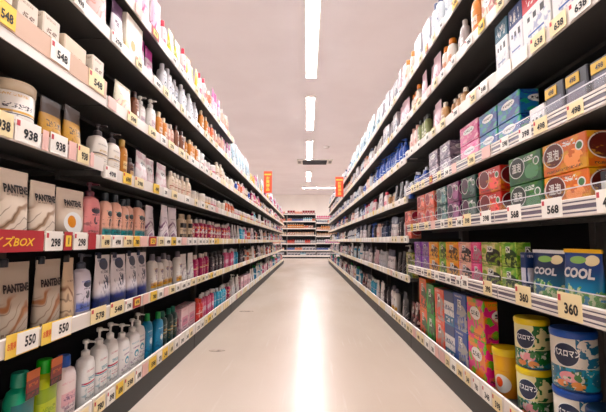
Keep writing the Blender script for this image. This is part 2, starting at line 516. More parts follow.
for k, (x, lb) in enumerate(((-1.495, 'left shelf bay of the cross row at the aisle end'), (-.245, 'middle shelf bay of the cross row at the aisle end'), (1.005, 'right shelf bay of the cross row at the aisle end'))):
    shelf_unit((x, YE, 0), 0, 1.25, ENDLV if k < 2 else ENDLV2, lb, 'shelf bays at the aisle end')

# ------------------------------------------------------------------ products
SKU = {}
def S(key, kind, name, cat, w, d, h, look, style, c1, c2, c3, cap='e8e4de', text=None, **kw):
    SKU[key] = dict(key=key, kind=kind, name=name, cat=cat, w=w, d=d, h=h, look=look, style=style, c=(c1, c2, c3), cap=cap, text=text, kw=kw, parts=None)

def build(s, lod=False):
    """[(part name, parent index or None, (verts, faces), material, colour)]"""
    w, d, h, k = s['w'], s['d'], s['h'], s['kind']
    n = 8 if lod else 24
    P = []
    c1, c2, c3 = s['c']
    art = lambda: None if lod else printed(s['style'], c1, c2, c3)
    pl = lambda c, r=.35: None if lod else solid(c, r)
    def add(nm, g, m, col, par=0): P.append((nm, par, g, m, col))
    if k in ('bottle', 'pump'):
        e = s['kw'].get('e', 2.8); bh = h*(.76 if k == 'pump' else .84)
        nk = min(w, d)*.42
        if lod: secs = [(0, w, d), (bh*.9, w*.96, d*.96), (bh, nk, nk)]
        else: secs = [(0, w*.93, d*.9), (.004, w, d), (bh*.5, w*s['kw'].get('waist', 1.0), d), (bh*.82, w*.97, d*.97), (bh*.93, w*.78, d*.84), (bh*.985, nk*1.15, nk*1.15), (bh, nk, nk)]
        add('body', loft(secs, n, e), pl(c1), c1, None)
        cw = nk*1.3
        if k == 'pump':
            if lod: add('pump', join(loft([(bh, cw, cw), (h, cw*.4, cw*.4)], 6), boxg(-.006, .006, -d*.55, 0, h-.012, h)), None, s['cap'])
            else:
                g = join(loft([(bh-.002, cw, cw), (bh+.016, cw, cw), (bh+.02, cw*.6, cw*.6), (bh+.022, .009, .009), (h-.014, .009, .009)], 16),
                         loft([(h-.014, .022, .022), (h-.004, .024, .024), (h, .018, .018)], 14))
                add('pump', g, pl(s['cap']), s['cap'])
                V, Fc = loft([(0, .011, .009), (d*.5, .009, .007), (d*.62, .008, .006)], 10)
                add('nozzle', ([(x, -z, h-.007+y-(.006*(z/d)**2 if d else 0)) for x, y, z in V], Fc), pl(s['cap']), s['cap'], 1)
        else:
            cs = s['kw'].get('capw', 1.0)*cw
            secs = [(bh-.002, cs, cs), (h-.003, cs*.94, cs*.94), (h, cs*.84, cs*.84)]
            add('cap', loft(secs[::2] if lod else secs, 6 if lod else 18), pl(s['cap']), s['cap'])
        z0, z1 = bh*.12, bh*.78
        m = art()
        q = 1.012
        g = loft([(z0, w*q, d*q), (z1, w*q*(.985 if not lod else 1), d*q)], 4 if lod else 16, e, PI*1.08, PI*1.92)
        add('label', g, m, c2 if s['style'] in ('emblem',) else s['kw'].get('lc', c1))
        if lod: add('stripe', loft([(bh*.42, w*1.03, d*1.03), (bh*.55, w*1.03, d*1.03)], 4, e, PI*1.08, PI*1.92), None, c2)
        elif s['text']:
            t, sz, tc, zz = s['text']
            add('lettering', text_front(t, sz, -d/2*1.02-.001, bh*zz, wmax=w*.6), pl(tc), tc)
        if s['kw'].get('hang') and not lod:
            add('hang_tag', shift(chamfer_box(w*.62, .003, h*.34, .001), w*.12, -d/2-.004, bh*.8), printed('bands', s['kw']['hang'], 'c26a3a', '3a2420'), s['kw']['hang'])
    elif k == 'pouch':
        if lod: secs = [(0, w*.9, d), (h*.55, w, d*.6), (h, w*.97, .006)]
        else: secs = [(0, w*.86, d*.9, 0, 2.4), (.006, w*.92, d, 0, 2.4), (h*.18, w*.97, d*.95, 0, 2.3), (h*.45, w, d*.74, 0, 2.2), (h*.7, w, d*.42, 0, 2.2), (h*.88, w*.985, d*.12, 0, 2.6), (h*.9, w*.99, .004, 0, 6), (h, w*.99, .003, 0, 6)]
        add('body', loft(secs, n, 2.4), art(), c1, None)
        if lod: add('print', shift(loft([(h*.12, w*.8, d*1.02), (h*.42, w*.85, d*.82)], 4, 2.4, PI*1.15, PI*1.85)), None, c2)
        if s['kw'].get('spout'):
            add('spout_cap', shift(loft([(0, .024, .024), (.02, .024, .024), (.023, .02, .02)], 6 if lod else 14), -w*.33, 0, h-.012), pl(s['cap']), s['cap'])
        if s['kw'].get('strip') and not lod:
            add('top_seal', shift(chamfer_box(w*1.0, .006, h*.07, .001), 0, 0, h*.94), pl(s['kw']['strip']), s['kw']['strip'])
        if s['text'] and not lod:
            t, sz, tc, zz = s['text']
            # depth of the pouch face at that height
            zs = [(q[0], q[2]) for q in secs]
            zz_ = h*zz
            for (za, da), (zb, db) in zip(zs, zs[1:]):
                if za <= zz_ <= zb: dd = da+(db-da)*(zz_-za)/(zb-za); sl = (db-da)/(zb-za)/2
            V, Fc = text_front(t, sz, 0, 0, bold=.045, wmax=s['kw'].get('tw', w*.62))
            V = [(x, -dd/2-.0035+.5*dd*(1-max(0, 1-abs(2*x/w)**2.2)**(1/2.2))-sl*z, zz_+z) for x, y, z in V]
            add('lettering', (V, Fc), pl(tc), tc)
    elif k == 'box':
        add('body', boxg(-w/2, w/2, -d/2, d/2, 0, h) if lod else chamfer_box(w, d, h, .003), art(), c1, None)
        if lod: add('panel', boxg(-w*.3, w*.2, -d/2-.002, -d/2, h*.3, h*.8), None, c2)
        elif s['kw'].get('sticker'):
            add('price_sticker', shift(chamfer_box(w*.62, .002, h*.26, .0005), -w*.14, -d/2-.0012, h*.68), pl(s['kw']['sticker']), s['kw']['sticker'])
            add('sticker_digits', text_front('498', h*.17, -d/2-.003, h*.8, -w*.1, .03, wmax=w*.3), pl('1c1718'), '1c1718', 1)
        if s['text'] and not lod:
            t, sz, tc, zz = s['text']
            add('lettering', text_front(t, sz, -d/2-.0008, h*zz, x=s['kw'].get('tx', 0)*w, wmax=s['kw'].get('tw', .5)*w), pl(tc), tc)
    elif k in ('tin', 'jar', 'tub'):
        ld = s['kw'].get('lid', .12)
        bh = h*(1-ld)
        b0 = .88 if k == 'tub' else 1.0
        if lod: secs = [(0, w*b0, d*b0), (bh, w, d)]
        else: secs = [(0, w*b0*.95, d*b0*.95), (.004, w*b0, d*b0), (bh-.004, w*.995, d*.995), (bh, w*.96, d*.96)]
        N = n if lod else 32
        add('body', loft(secs, N), art(), c1, None)
        q = 1.03 if k != 'tub' else 1.06
        ls = [(bh, w*q, d*q), (h, w*q*.95, d*q*.95)] if lod else [(bh-.001, w*q*.97, d*q*.97), (bh+.003, w*q, d*q), (h-.005, w*q, d*q), (h, w*q*.94, d*q*.94)]
        add('lid', loft(ls, N), pl(s['cap']), s['cap'])
        if lod: add('label', loft([(bh*.3, w*1.02, d*1.02), (bh*.75, w*1.02, d*1.02)], 4, 2, PI*1.2, PI*1.8), None, c2)
        if s['text'] and not lod:
            t, sz, tc, zz = s['text']
            add('lettering', text_front(t, sz, -d/2-.0012, h*zz, wmax=w*.6, x=-w*.03, radius=w/2, bold=.03), pl(tc), tc)
    elif k == 'roll':   # a low round roll pack
        if lod: g = loft([(-w/2, h, d), (w/2, h, d)], 8)
        else: g = loft([(-w/2, h*.9, d*.9), (-w/2+.006, h, d), (w/2-.006, h, d), (w/2, h*.9, d*.9)], 20)
        add('body', ([(z, x, y+h/2) for x, y, z in g[0]], g[1]), art(), c1, None)
    return P

# left side ----------------------------------------------------------------
S('pantene', 'pouch', 'shampoo_pouch', 'pouch', .108, .05, .185, 'cream shampoo pouch with brown swirls', 'swirl', 'e6d6c6', '8d6a4e', '5a4032', text=('PANTENE', .03, '1e181a', .72), tw=.085)
S('pantene_egg', 'pouch', 'shampoo_pouch', 'pouch', .14, .05, .185, 'cream shampoo pouch with golden egg picture', 'ball', 'e3d2c2', 'd99238', '7c6a5c', text=('PANTENE', .03, '1e181a', .72), tw=.085)
S('pantene_grey', 'pouch', 'shampoo_pouch', 'pouch', .108, .05, .205, 'greyish shampoo pouch with orange swirls', 'swirl', 'b9aa9c', '9a5f38', '6b4c38', cap='22262e', text=('PANTENE', .03, '2a2022', .66), tw=.085, spout=1)
S('brownpouch', 'pouch', 'conditioner_pouch', 'pouch', .06, .045, .2, 'narrow brown and cream pouch', 'swirl', 'd8bfa6', '7a4a34', '4a2e28', cap='2a2624', spout=1)
S('pinkpump', 'pump', 'shampoo_bottle', 'bottle', .09, .06, .215, 'pink pump bottle with black badge', 'base', 'e59a98', 'd98488', '2a3038', cap='5c2f3a')
S('peach', 'bottle', 'shampoo_bottle', 'bottle', .064, .05, .19, 'peach bottle with teal foot and black badge', 'base', 'e8b7a4', '2e8d8f', '1f2a2e', cap='1d2226')
S('lilacpouch', 'pouch', 'shampoo_pouch', 'pouch', .115, .05, .19, 'white pouch with purple scroll print', 'swirl', 'f0e4e6', '6d2763', '3a1d3a')
S('beigeblack', 'bottle', 'conditioner_bottle', 'bottle', .066, .05, .17, 'beige bottle with black band', 'bands', 'd5bda4', '2a2422', '3a2c26', cap='c9b29a')
S('rasp', 'bottle', 'shampoo_bottle', 'bottle', .075, .055, .16, 'raspberry bottle with white cap', 'floral', '9d2350', 'e7d7d2', 'd9763c', cap='eadfda')
S('navypouch', 'pouch', 'shampoo_pouch', 'pouch', .114, .05, .205, 'white pouch with navy foot and black top badge', 'base', 'ece4e6', '2a3672', '1e2440', cap='1e2440', spout=1)
S('lilacbottle', 'pump', 'shampoo_bottle', 'bottle', .085, .055, .215, 'pale lilac pump bottle with dark flourish', 'base', 'dcd4dc', '6a78b8', '23263a', cap='4a4c58')
S('whitegold', 'bottle', 'conditioner_bottle', 'bottle', .075, .055, .19, 'white bottle with golden foot', 'base', 'f0eae4', 'd6a24a', '8b7a8a', cap='7c7680')
S('whitepouch', 'pouch', 'shampoo_pouch', 'pouch', .11, .045, .19, 'white refill pouch with grey print', 'swirl', 'f2ece8', 'b9a8b0', '6f6470')
S('magenta', 'bottle', 'shampoo_bottle', 'bottle', .07, .05, .17, 'magenta bottle with cream label', 'lines', 'ab2560', 'f0e0d0', 'e8c860', cap='f0e2da', lc='e3c8c0')
S('blackwhite', 'bottle', 'conditioner_bottle', 'bottle', .07, .05, .17, 'black bottle with white label', 'drop', '2a2228', 'efe6e0', 'c8a0a8', cap='1c181c')
S('redbottle', 'bottle', 'body_wash_bottle', 'bottle', .07, .05, .17, 'red bottle with pink label', 'lines', 'c23a34', 'f0c8b8', 'f8e8e0', cap='d85a48')
S('teal', 'bottle', 'body_wash_bottle', 'bottle', .085, .055, .23, 'teal green bottle with brown hang tag', 'bands', '26a07e', '12686a', '0f5a50', cap='1d8a70', hang='7a2f2c', capw=1.5)
S('lime', 'bottle', 'body_wash_bottle', 'bottle', .085, .055, .245, 'lime green bottle with brown hang tag', 'bands', 'b9c238', '8fa42c', '2a3a24', cap='4fb02a', hang='7a2f2c', capw=1.5)
S('pinkwhite', 'bottle', 'body_soap_bottle', 'bottle', .09, .06, .225, 'pale pink bottle with blue cap', 'plain', 'f0dfdc', 'e0a8b0', '8a6a80', cap='274f9c', capw=1.3)
S('whitered', 'pump', 'body_soap_bottle', 'bottle', .078, .055, .245, 'white pump bottle with red and teal stripes', 'lines', 'f4efec', 'b02848', '2a8a9c', cap='f2eeea')
S('whitedrop', 'pump', 'body_soap_bottle', 'bottle', .095, .055, .24, 'white pump bottle with teal drop emblem', 'drop', 'f3eeec', '2a93ac', '7a4a80', cap='f2eeea')
S('bluebottle', 'bottle', 'body_soap_bottle', 'bottle', .07, .05, .22, 'bright blue bottle with green cap', 'drop', '1f86ac', 'e2f0f0', '124a70', cap='2a9a5a')
S('darkgreen', 'bottle', 'body_wash_bottle', 'bottle', .07, .05, .2, 'dark green bottle with pale label', 'lines', '1c3a38', 'a8b8a8', 'c8a050', cap='2a6a5a')
S('pinkpack', 'box', 'soap_carton', 'box', .15, .08, .16, 'pale pink soap carton', 'plain', 'eeccd0', 'd06a88', '7a4a6a')
S('pinkbottle', 'bottle', 'body_wash_bottle', 'bottle', .07, .05, .18, 'rose pink bottle with white cap', 'plain', 'd8688a', 'f8e8ec', 'f0d0d8', cap='f4eeee')
S('skybottle', 'bottle', 'body_wash_bottle', 'bottle', .07, .05, .17, 'sky blue bottle with white label', 'lines', '5aaac8', 'f0f4f4', '1f4a8a', cap='e8eef0', lc='dce8ee')
S('creamjar', 'jar', 'hair_pack_jar', 'jar', .122, .122, .165, 'big white round jar with cream label', 'lines', 'f0e8e0', 'd8a860', '4a4048', cap='d2bfa8', lid=.2)
S('goldpouch', 'pouch', 'treatment_pouch', 'pouch', .092, .05, .165, 'dark brown and gold treatment pouch', 'bands', 'c89a58', '46352c', '6a3e2c')
S('creampump', 'pump', 'shampoo_bottle', 'bottle', .09, .06, .19, 'cream pump bottle with dark label', 'lines', 'ece2d8', '5a4a48', 'c8a878', cap='4a4244')
S('golden', 'bottle', 'hair_oil_bottle', 'bottle', .05, .045, .17, 'golden brown bottle', 'plain', 'b57a3c', 'f0d8a8', '6a3a1c', cap='d8b070')
S('darksmall', 'bottle', 'hair_oil_bottle', 'bottle', .04, .04, .11, 'small dark brown bottle', 'plain', '4a2c28', 'e0c0a0', 'c89060', cap='2a1c1a')
S('rosepouch', 'pouch', 'shampoo_pouch', 'pouch', .125, .05, .17, 'white and pink refill pouch with oval badge', 'floral', 'f2e6e4', 'e8cfd0', 'd8b8bc')
S('creambottle', 'bottle', 'conditioner_bottle', 'bottle', .062, .05, .15, 'cream bottle with brown label', 'lines', 'ead8c4', '8a5a3c', 'c05a5a', cap='f0e4d8')
S('greenjar', 'jar', 'hair_wax_jar', 'jar', .08, .08, .1, 'small jar with green foot', 'bands', 'f0e4d4', 'e8d8c8', '2e7a44', cap='efe6dc', lid=.25)
S('orangejar', 'jar', 'hair_wax_jar', 'jar', .08, .08, .1, 'small orange jar with white lid', 'bands', 'e8a060', 'f0d8c0', 'd86a2c', cap='f2eae4', lid=.25)
S('pinkjar', 'jar', 'hair_wax_jar', 'jar', .08, .08, .1, 'small pink jar with white lid', 'bands', 'e0808c', 'f4d8d8', 'b83a58', cap='f2eae4', lid=.25)
S('whitebox', 'box', 'cosmetic_carton', 'box', .075, .06, .13, 'cream cosmetic carton with brown print', 'lines', 'ecdfd0', '8a6244', '6a4430')
S('spiky', 'box', 'brush_pack', 'box', .12, .05, .13, 'cream brush pack with brown bristle print', 'swirl', 'ecd8c2', '6a4428', 'a87a50')
S('clearbag', 'pouch', 'puff_pouch', 'pouch', .13, .05, .14, 'pale glossy pouch with pink badge', 'swirl', 'e6dcc8', 'c8b890', 'd83a90')
S('amber', 'bottle', 'lotion_bottle', 'bottle', .05, .045, .14, 'amber lotion bottle with cream cap', 'plain', 'c8844c', 'f4e0c8', '7a3a24', cap='f0dcc0')
S('blush', 'bottle', 'lotion_bottle', 'bottle', .05, .045, .14, 'blush pink lotion bottle', 'plain', 'ecc4b4', 'a85a4a', 'd88a80', cap='f4e8e0')
S('brownbottle', 'bottle', 'lotion_bottle', 'bottle', .05, .045, .15, 'brown lotion bottle with white label', 'drop', '7a4a34', 'f0e4d8', 'c89a70', cap='3a2420')
S('whitepump', 'pump', 'lotion_bottle', 'bottle', .065, .05, .17, 'slim white pump bottle', 'plain', 'f2ece6', 'c8a8b0', '8a7a80', cap='f0ece8')
S('whitecyl', 'jar', 'cream_jar', 'jar', .09, .09, .13, 'tall white cylinder jar', 'plain', 'f4eee8', 'd8a8a0', 'b88a80', cap='f6f2ee', lid=.3)
S('palepouch', 'pouch', 'mask_pouch', 'pouch', .12, .04, .17, 'pale pink sheet mask pouch', 'swirl', 'dcc2bc', 'c48a88', 'c87a60')
S('purplepouch', 'pouch', 'mask_pouch', 'pouch', .085, .04, .19, 'white pouch with dark purple top', 'bands', 'f0e8ea', '5a3458', 'e8d8dc')
S('goldpack', 'box', 'cosmetic_carton', 'box', .16, .04, .185, 'white carton with golden orange picture', 'ball', 'f2e8dc', 'e89a30', 'f0c878')
S('magstrip', 'pouch', 'mask_pouch', 'pouch', .085, .035, .17, 'white pouch with magenta band', 'bands', 'e2ced6', 'b8308a', 'e8a8c8')
S('whiteblack', 'bottle', 'lotion_bottle', 'bottle', .065, .05, .16, 'white lotion bottle with black badge', 'drop', 'dcdadc', '22222c', '6a8ab8', cap='e8e8ec')
S('coral', 'bottle', 'lotion_bottle', 'bottle', .055, .05, .14, 'coral bottle with white cap', 'plain', 'e0785a', 'f8e8d8', 'f0c8a0', cap='f4ece4')
S('bigbag', 'pouch', 'cotton_bag', 'pouch', .2, .08, .26, 'tall white bag with blue grey print', 'icebag', 'dde0e0', '9ab4c2', '1e2838')
S('magpouch', 'pouch', 'face_mask_pouch', 'pouch', .11, .04, .18, 'magenta striped pouch', 'swirl', 'e8c0d0', 'c02870', '8a1c58')
S('limepouch', 'pouch', 'face_mask_pouch', 'pouch', .09, .04, .15, 'yellow green pouch', 'floral', 'd8cc5a', 'a8b848', 'f0e0a8')
S('redcap', 'bottle', 'lotion_bottle', 'bottle', .05, .045, .16, 'white lotion bottle with red cap', 'plain', 'f0dcdc', 'c83a5a', 'e8a0b0', cap='c02848')
S('yellowpouch', 'pouch', 'face_mask_pouch', 'pouch', .09, .04, .14, 'orange yellow pouch', 'ball', 'f0c050', 'e86a28', 'f4d888')
# right side ---------------------------------------------------------------
S('bluetin', 'tin', 'bath_salt_tin', 'tin', .118, .118, .168, 'white bath salt tin with blue lid', 'tin', 'ece4d8', '2f9ab4', '176a88', cap='1d4a94', text=('バスロマン', .022, 'f4f4f4', .63))
S('yellowtin', 'tin', 'bath_salt_tin', 'tin', .108, .108, .165, 'cream bath salt tin with yellow lid', 'tin', 'f0e6b8', '1d8090', '2a6a3a', cap='f2d21c', text=('バスロマン', .02, 'f4f4f4', .63))
S('navytin', 'tin', 'bath_salt_tin', 'tin', .11, .11, .168, 'dark navy bath salt tin', 'tin', '2a3c50', '1d5a6a', '14303c', cap='1a2c48', text=('バスロマン', .02, 'c8d0d8', .63))
S('yellowtub', 'tub', 'bath_salt_tub', 'tub', .098, .098, .185, 'yellow plastic tub with orange print', 'ball', 'eeb428', 'e0602c', 'd88a20', cap='f6d01e', lid=.14)
S('pinktin', 'box', 'bath_salt_carton', 'box', .165, .06, .172, 'pink green and orange bath salt carton', 'floral', 'd83a80', '7ab82c', 'f08a2c')
S('navybag', 'box', 'bath_salt_carton', 'box', .15, .06, .172, 'navy bath salt carton with white panel', 'kiki', '1f3f86', 'eeeae4', '274e98')
S('whitenavy', 'box', 'bath_salt_carton', 'box', .135, .06, .168, 'white and navy bath salt carton', 'bands', 'ece8e6', '24386a', '2a6a8a')
S('pinkwhitebag', 'box', 'bath_salt_carton', 'box', .14, .06, .166, 'coral and white bath salt carton', 'kiki', 'e88a78', 'f2ece4', 'e0604c')
S('greencan', 'box', 'bath_salt_carton', 'box', .14, .06, .17, 'deep green bath salt carton', 'kiki', '2a7a3c', '14401f', '3aa050')
S('orangecan', 'box', 'bath_salt_carton', 'box', .14, .06, .18, 'orange bath salt carton with green badge', 'kiki', 'f08a28', '2a7a3a', 'e8601c')
S('cool', 'pouch', 'bath_salt_pouch', 'pouch', .14, .05, .15, 'blue bath salt pouch with yellow top seal', 'cool', '123a78', '1f86a8', '2a6a2c', text=('COOL', .034, 'f4f4f4', .6), strip='e8b818', tw=.115)
S('coolw', 'pouch', 'bath_salt_pouch', 'pouch', .14, .05, .15, 'dark blue bath salt pouch with white top seal', 'cool', '10264e', '1b6a86', '2a5a2c', text=('COOL', .028, 'e8e8ec', .58), strip='eae6e6', tw=.1)
S('coolside', 'box', 'bath_salt_carton', 'box', .035, .05, .145, 'narrow navy carton with white strip', 'plain', '16305c', 'eeeaf0', 'e0e0e8')
S('kcream', 'box', 'bath_powder_carton', 'box', .155, .055, .088, 'cream and black bath powder carton', 'kiki', 'dcc8a0', '1c1c22', '8aa048')
S('kgreen', 'box', 'bath_powder_carton', 'box', .1, .055, .088, 'green bath powder carton', 'kiki', '6aa03c', '2a5a2a', 'b8c878')
S('kpink', 'box', 'bath_powder_carton', 'box', .1, .055, .088, 'pink bath powder carton', 'kiki', 'e0608c', 'f0c0c8', 'c83a70')
S('krose', 'box', 'bath_powder_carton', 'box', .135, .055, .088, 'rose and black bath powder carton', 'kiki', 'd8909a', '2a1c24', 'e8b8a0')
S('korange', 'box', 'bath_powder_carton', 'box', .16, .055, .088, 'orange bath powder carton', 'kiki', 'f08a30', '5a2a18', 'f0b050')
S('kpurple', 'box', 'bath_powder_carton', 'box', .14, .055, .088, 'purple bath powder carton', 'kiki', '8a4aa8', 'd8b8d8', '5a2a80')
S('onorange', 'box', 'bath_tablet_box', 'box', .186, .07, .098, 'orange bath tablet box with dark round emblem', 'emblem', 'd8761f', '5a2018', 'f0b048', text=('温泡', .034, 'f0ece6', .6), tx=-.23, tw=.3)
S('ongreen', 'box', 'bath_tablet_box', 'box', .19, .07, .098, 'dark green bath tablet box with round emblem', 'emblem', '1f5a34', '2a2c26', '5a8a3c', text=('温泡', .034, 'f0ece6', .6), tx=-.23, tw=.3)
S('onred', 'box', 'bath_tablet_box', 'box', .18, .07, .098, 'red bath tablet box with gold print', 'emblem', 'c23c28', '6a1820', 'f0a048')
S('ondark', 'box', 'bath_tablet_box', 'box', .15, .07, .098, 'black green bath tablet box', 'emblem', '1a3a34', '4a1a3c', '3a7a50')
S('onpurple', 'box', 'bath_tablet_box', 'box', .15, .07, .098, 'plum bath tablet box', 'emblem', '6a2a5a', '2a1430', 'b06a90')
S('onteal', 'box', 'bath_tablet_box', 'box', .15, .07, .098, 'teal bath tablet box', 'emblem', '1f5a5c', '0f2c34', 'b8d0c0')
S('onpink', 'box', 'bath_tablet_box', 'box', .16, .07, .098, 'salmon bath tablet box', 'emblem', 'd8685a', 'a02c40', 'f0b8a0')
S('onwhite', 'box', 'bath_tablet_box', 'box', .12, .07, .08, 'white bath tablet box with black print', 'icons', 'ece8e4', '2a2a30', '2a2a30')
S('darkgold', 'box', 'mask_carton', 'box', .085, .06, .115, 'black carton with gold price sticker', 'plain', '26242c', '6a6474', '4a4858', sticker='d8b030')
S('iconbox', 'box', 'mask_carton', 'box', .08, .06, .08, 'low white carton with black icons', 'icons', 'eeeae8', 'eeeae8', '6a9ab0')
S('bluebox', 'box', 'cleansing_box', 'box', .152, .07, .088, 'blue and green cleansing box', 'floral', '2a6aa0', '2a9a7a', '1f3a80')
S('bluewhite', 'box', 'cleansing_box', 'box', .152, .07, .082, 'white cleansing box with blue ring', 'drop', 'e6ecf0', '2f8ab0', '2a3a5a')
S('pinkbox', 'box', 'cleansing_box', 'box', .19, .07, .09, 'hot pink cleansing box', 'floral', 'd86a98', 'e8a8b8', 'c03a70')
S('pinklow', 'box', 'cleansing_box', 'box', .19, .07, .08, 'white and magenta cleansing box', 'bands', 'f0e0e6', 'c8509a', 'f0e6ea')
S('greybox', 'box', 'cleansing_box', 'box', .145, .07, .085, 'grey lilac cleansing box', 'floral', '9a8c98', 'c8b8c0', '6a5a70')
S('smallblue', 'bottle', 'cleansing_bottle', 'bottle', .045, .04, .12, 'small blue bottle with white cap', 'lines', '2a4a9c', 'e8ecf4', 'a8c0e0', cap='e8e8f0')
S('redtop', 'box', 'diaper_pack', 'box', .14, .07, .215, 'white carton with red top', 'icons', 'f2eeec', 'b8303a', '3a5a9c')
S('skylow', 'box', 'diaper_pack', 'box', .06, .07, .1, 'small light blue carton', 'plain', '6ab8d8', 'f0f4f8', 'e0ecf4')
S('navytop', 'box', 'diaper_pack', 'box', .085, .07, .205, 'white carton with navy top', 'icons', 'f0ecee', '26396c', '7a86b0')
S('tealtop', 'box', 'diaper_pack', 'box', .085, .07, .2, 'white carton with teal top', 'icons', 'f0ecec', '24566a', '8a96b0')
S('roll', 'roll', 'cotton_roll', 'roll', .1, .06, .06, 'low white cotton roll', 'plain', 'efe6e2', 'd8c0bc', 'c8a8a0')
S('tanbottle', 'bottle', 'lotion_bottle', 'bottle', .05, .045, .12, 'tan bottle with cream cap', 'plain', 'b8906a', 'f0e0cc', '6a4a34', cap='f0e4d4')
S('pinkpale', 'bottle', 'lotion_bottle', 'bottle', .06, .05, .16, 'pale pink bottle with rosy cap', 'plain', 'f0d8d0', 'd89a90', 'a86a60', cap='e8b8a8')
S('greendark', 'bottle', 'lotion_bottle', 'bottle', .055, .05, .17, 'olive bottle with dark cap', 'plain', '8a9068', 'e8e4c8', '3a4030', cap='2a2c28')
S('bluepump', 'pump', 'cleansing_bottle', 'bottle', .06, .05, .18, 'royal blue pump bottle', 'lines', '2a4a9a', 'e0e8f4', '8ab0e0', cap='3a5cae', lc='3a5aa8')
S('orangebottle', 'bottle', 'lotion_bottle', 'bottle', .07, .055, .2, 'amber orange bottle with white label', 'plain', 'd8893a', 'f4ead8', '8a4a1c', cap='f0e8dc')
S('greybottle', 'bottle', 'lotion_bottle', 'bottle', .05, .045, .13, 'grey bottle with silver cap', 'plain', 'a89c98', 'f0e8e4', '4a4648', cap='d8d0cc')
S('orangecap', 'bottle', 'lotion_bottle', 'bottle', .06, .05, .14, 'white bottle with orange cap', 'plain', 'dccfc2', 'c87a3a', 'b86a3a', cap='dc8a40', capw=1.4)
S('creampack', 'box', 'cosmetic_carton', 'box', .1, .06, .13, 'cream cosmetic carton with pink print', 'floral', 'd8c2ac', 'b87a60', 'b06a68')
S('pinkwing', 'pouch', 'sheet_pouch', 'pouch', .1, .04, .16, 'pale pink sheet pouch', 'swirl', 'dfc2c8', 'c48a9a', 'b87a8c')
S('whitepack', 'box', 'tissue_pack', 'box', .13, .07, .15, 'white tissue pack with grey print', 'kiki', 'd2cac8', '4a5068', 'c2bcc4')
S('bluewhitebottle', 'bottle', 'lotion_bottle', 'bottle', .07, .05, .17, 'white bottle with navy cap', 'drop', 'd6dade', '2a3a68', '7a8ab0', cap='24345c')
S('navypump', 'pump', 'lotion_bottle', 'bottle', .06, .05, .17, 'navy pump bottle with white label', 'lines', '24304e', 'e8ecf0', '6a7a9a', cap='1c2438', lc='c8ccd8')
S('greypouch', 'pouch', 'refill_pouch', 'pouch', .11, .045, .18, 'white and grey refill pouch', 'icebag', 'f0eae6', 'a8a0aa', '22202a')
S('blackpouch', 'pouch', 'refill_pouch', 'pouch', .1, .045, .17, 'black refill pouch with silver print', 'swirl', '2a2a30', '9a9498', 'c8b8b0')
S('redpack', 'pouch', 'refill_pouch', 'pouch', .1, .045, .16, 'dark red pouch with white panel', 'floral', '8a2030', 'e0c8c0', '3a1a20')
S('bagwhite', 'pouch', 'refill_pouch', 'pouch', .13, .05, .19, 'white refill bag with navy wedge', 'bands', 'efe8e8', '2a3048', 'e8d8d8')

ROWN = {}
for sd, nm in (('L', 'left'), ('R', 'right')):
    for i, o in enumerate(['lowest', 'second', 'third', 'fourth', 'fifth', 'sixth', 'top']):
        ROWN[(sd, i)] = ('%s %s shelf' % (o, nm)) if i in (0, 6) else ('%s %s shelf up' % (o, nm))
PX = 307.0
def z_at(side, px, dz, X):
    o = (PX-px) if side == 'L' else (px-PX)
    return (F_PX*X/o-dz*math.sin(PITCH))/math.cos(PITCH)
PLACED = []   # (side,row,sku,x,y,z,rz,stack level, stack n)
def put_row(side, row, runs, pal, yend, ystart_fill=None, far_levels=None):
    X0 = XL if side == 'L' else XR
    lv = LEFT if side == 'L' else RNEAR
    cur = 0.0
    def height(y):
        if side == 'R': return (RNEAR if y < RB0+RBW else RFAR)[row]
        return .985 if (row == 3 and y < LB0) else lv[row]
    bounds = [LB0+i*LBW for i in range(-1, 11)] if side == 'L' else [RB0+i*RBW for i in range(-1, 11)]
    def place(key, n, a, b, stack):
        nonlocal cur
        s = SKU[key]; wd = s['w']+(.007 if s['kind'] == 'box' else .010)
        a = max(a, cur)
        if n is None: n = max(1, int((b-a)/wd+.25))
        pitch = max(wd, min((b-a)/n, wd*1.25))
        for i in range(n):
            y = max(cur, a+i*pitch)+wd/2
            for bd in (bounds if side == 'R' and abs(y-RB0-RBW) < .1 or side == 'L' and row == 3 and y < 1.6 else ()):      # no product stands across the joint of two bays where the shelf heights differ
                if abs(y-bd) < wd/2+.004: y = bd+wd/2+.006
            if y+wd/2 > yend: return
            front = X0+(.028 if row < 4 else .016)+(R.uniform(0, .006) if stack > 1 or y < 1.7 else R.uniform(0, .03))
            x = (front+s['d']/2)*(-1 if side == 'L' else 1)
            rz = (PI/2 if side == 'L' else -PI/2)+(R.uniform(-.09, .09) if s['kind'] != 'box' else R.uniform(-.008, .008))
            if s['kind'] in ('tin', 'tub', 'jar') and y < 2.2: rz += (.62 if side == 'R' else -.5)
            z = height(y)+.03
            room = .30 if row == 6 else ((lv[row+1]-lv[row])-.045 if row < 6 else .3)
            if side == 'L' and row == 5 and y > LB0+2*LBW: room = .3
            zs = 1.0 if stack > 1 else min(R.uniform(.94, 1.06)*{4: 1.08, 5: 1.22, 6: 1.4}.get(row, 1.0), room/s['h'])
            if stack == 1 and row < 4 and s['kind'] in ('box', 'tin', 'tub', 'jar', 'roll'): zs = min(1.0, zs)
            for q in range(stack):
                PLACED.append((side, row, key, x, y, z+q*(s['h']+.0015), rz, q, stack, zs))
            cur = y+wd/2
    for run in runs:
        key, pa, pb = run[:3]; st = run[3] if len(run) > 3 else 1
        X = X0+.03
        dz = height(1.5)-CAM_H+.1
        a, b = z_at(side, pa, dz, X), z_at(side, pb, dz, X)
        place(key, None, a, b, st)
    last = None
    while cur < yend-.15:
        key = R.choice([p for p in pal if p != last]); last = key
        n = R.randint(1, 4)
        st = 1
        if isinstance(key, tuple): key, st = key
        place(key, n, cur, cur+n*(SKU[key]['w']+.012), st)
        if R.random() < .3: cur += R.uniform(.02, .08)

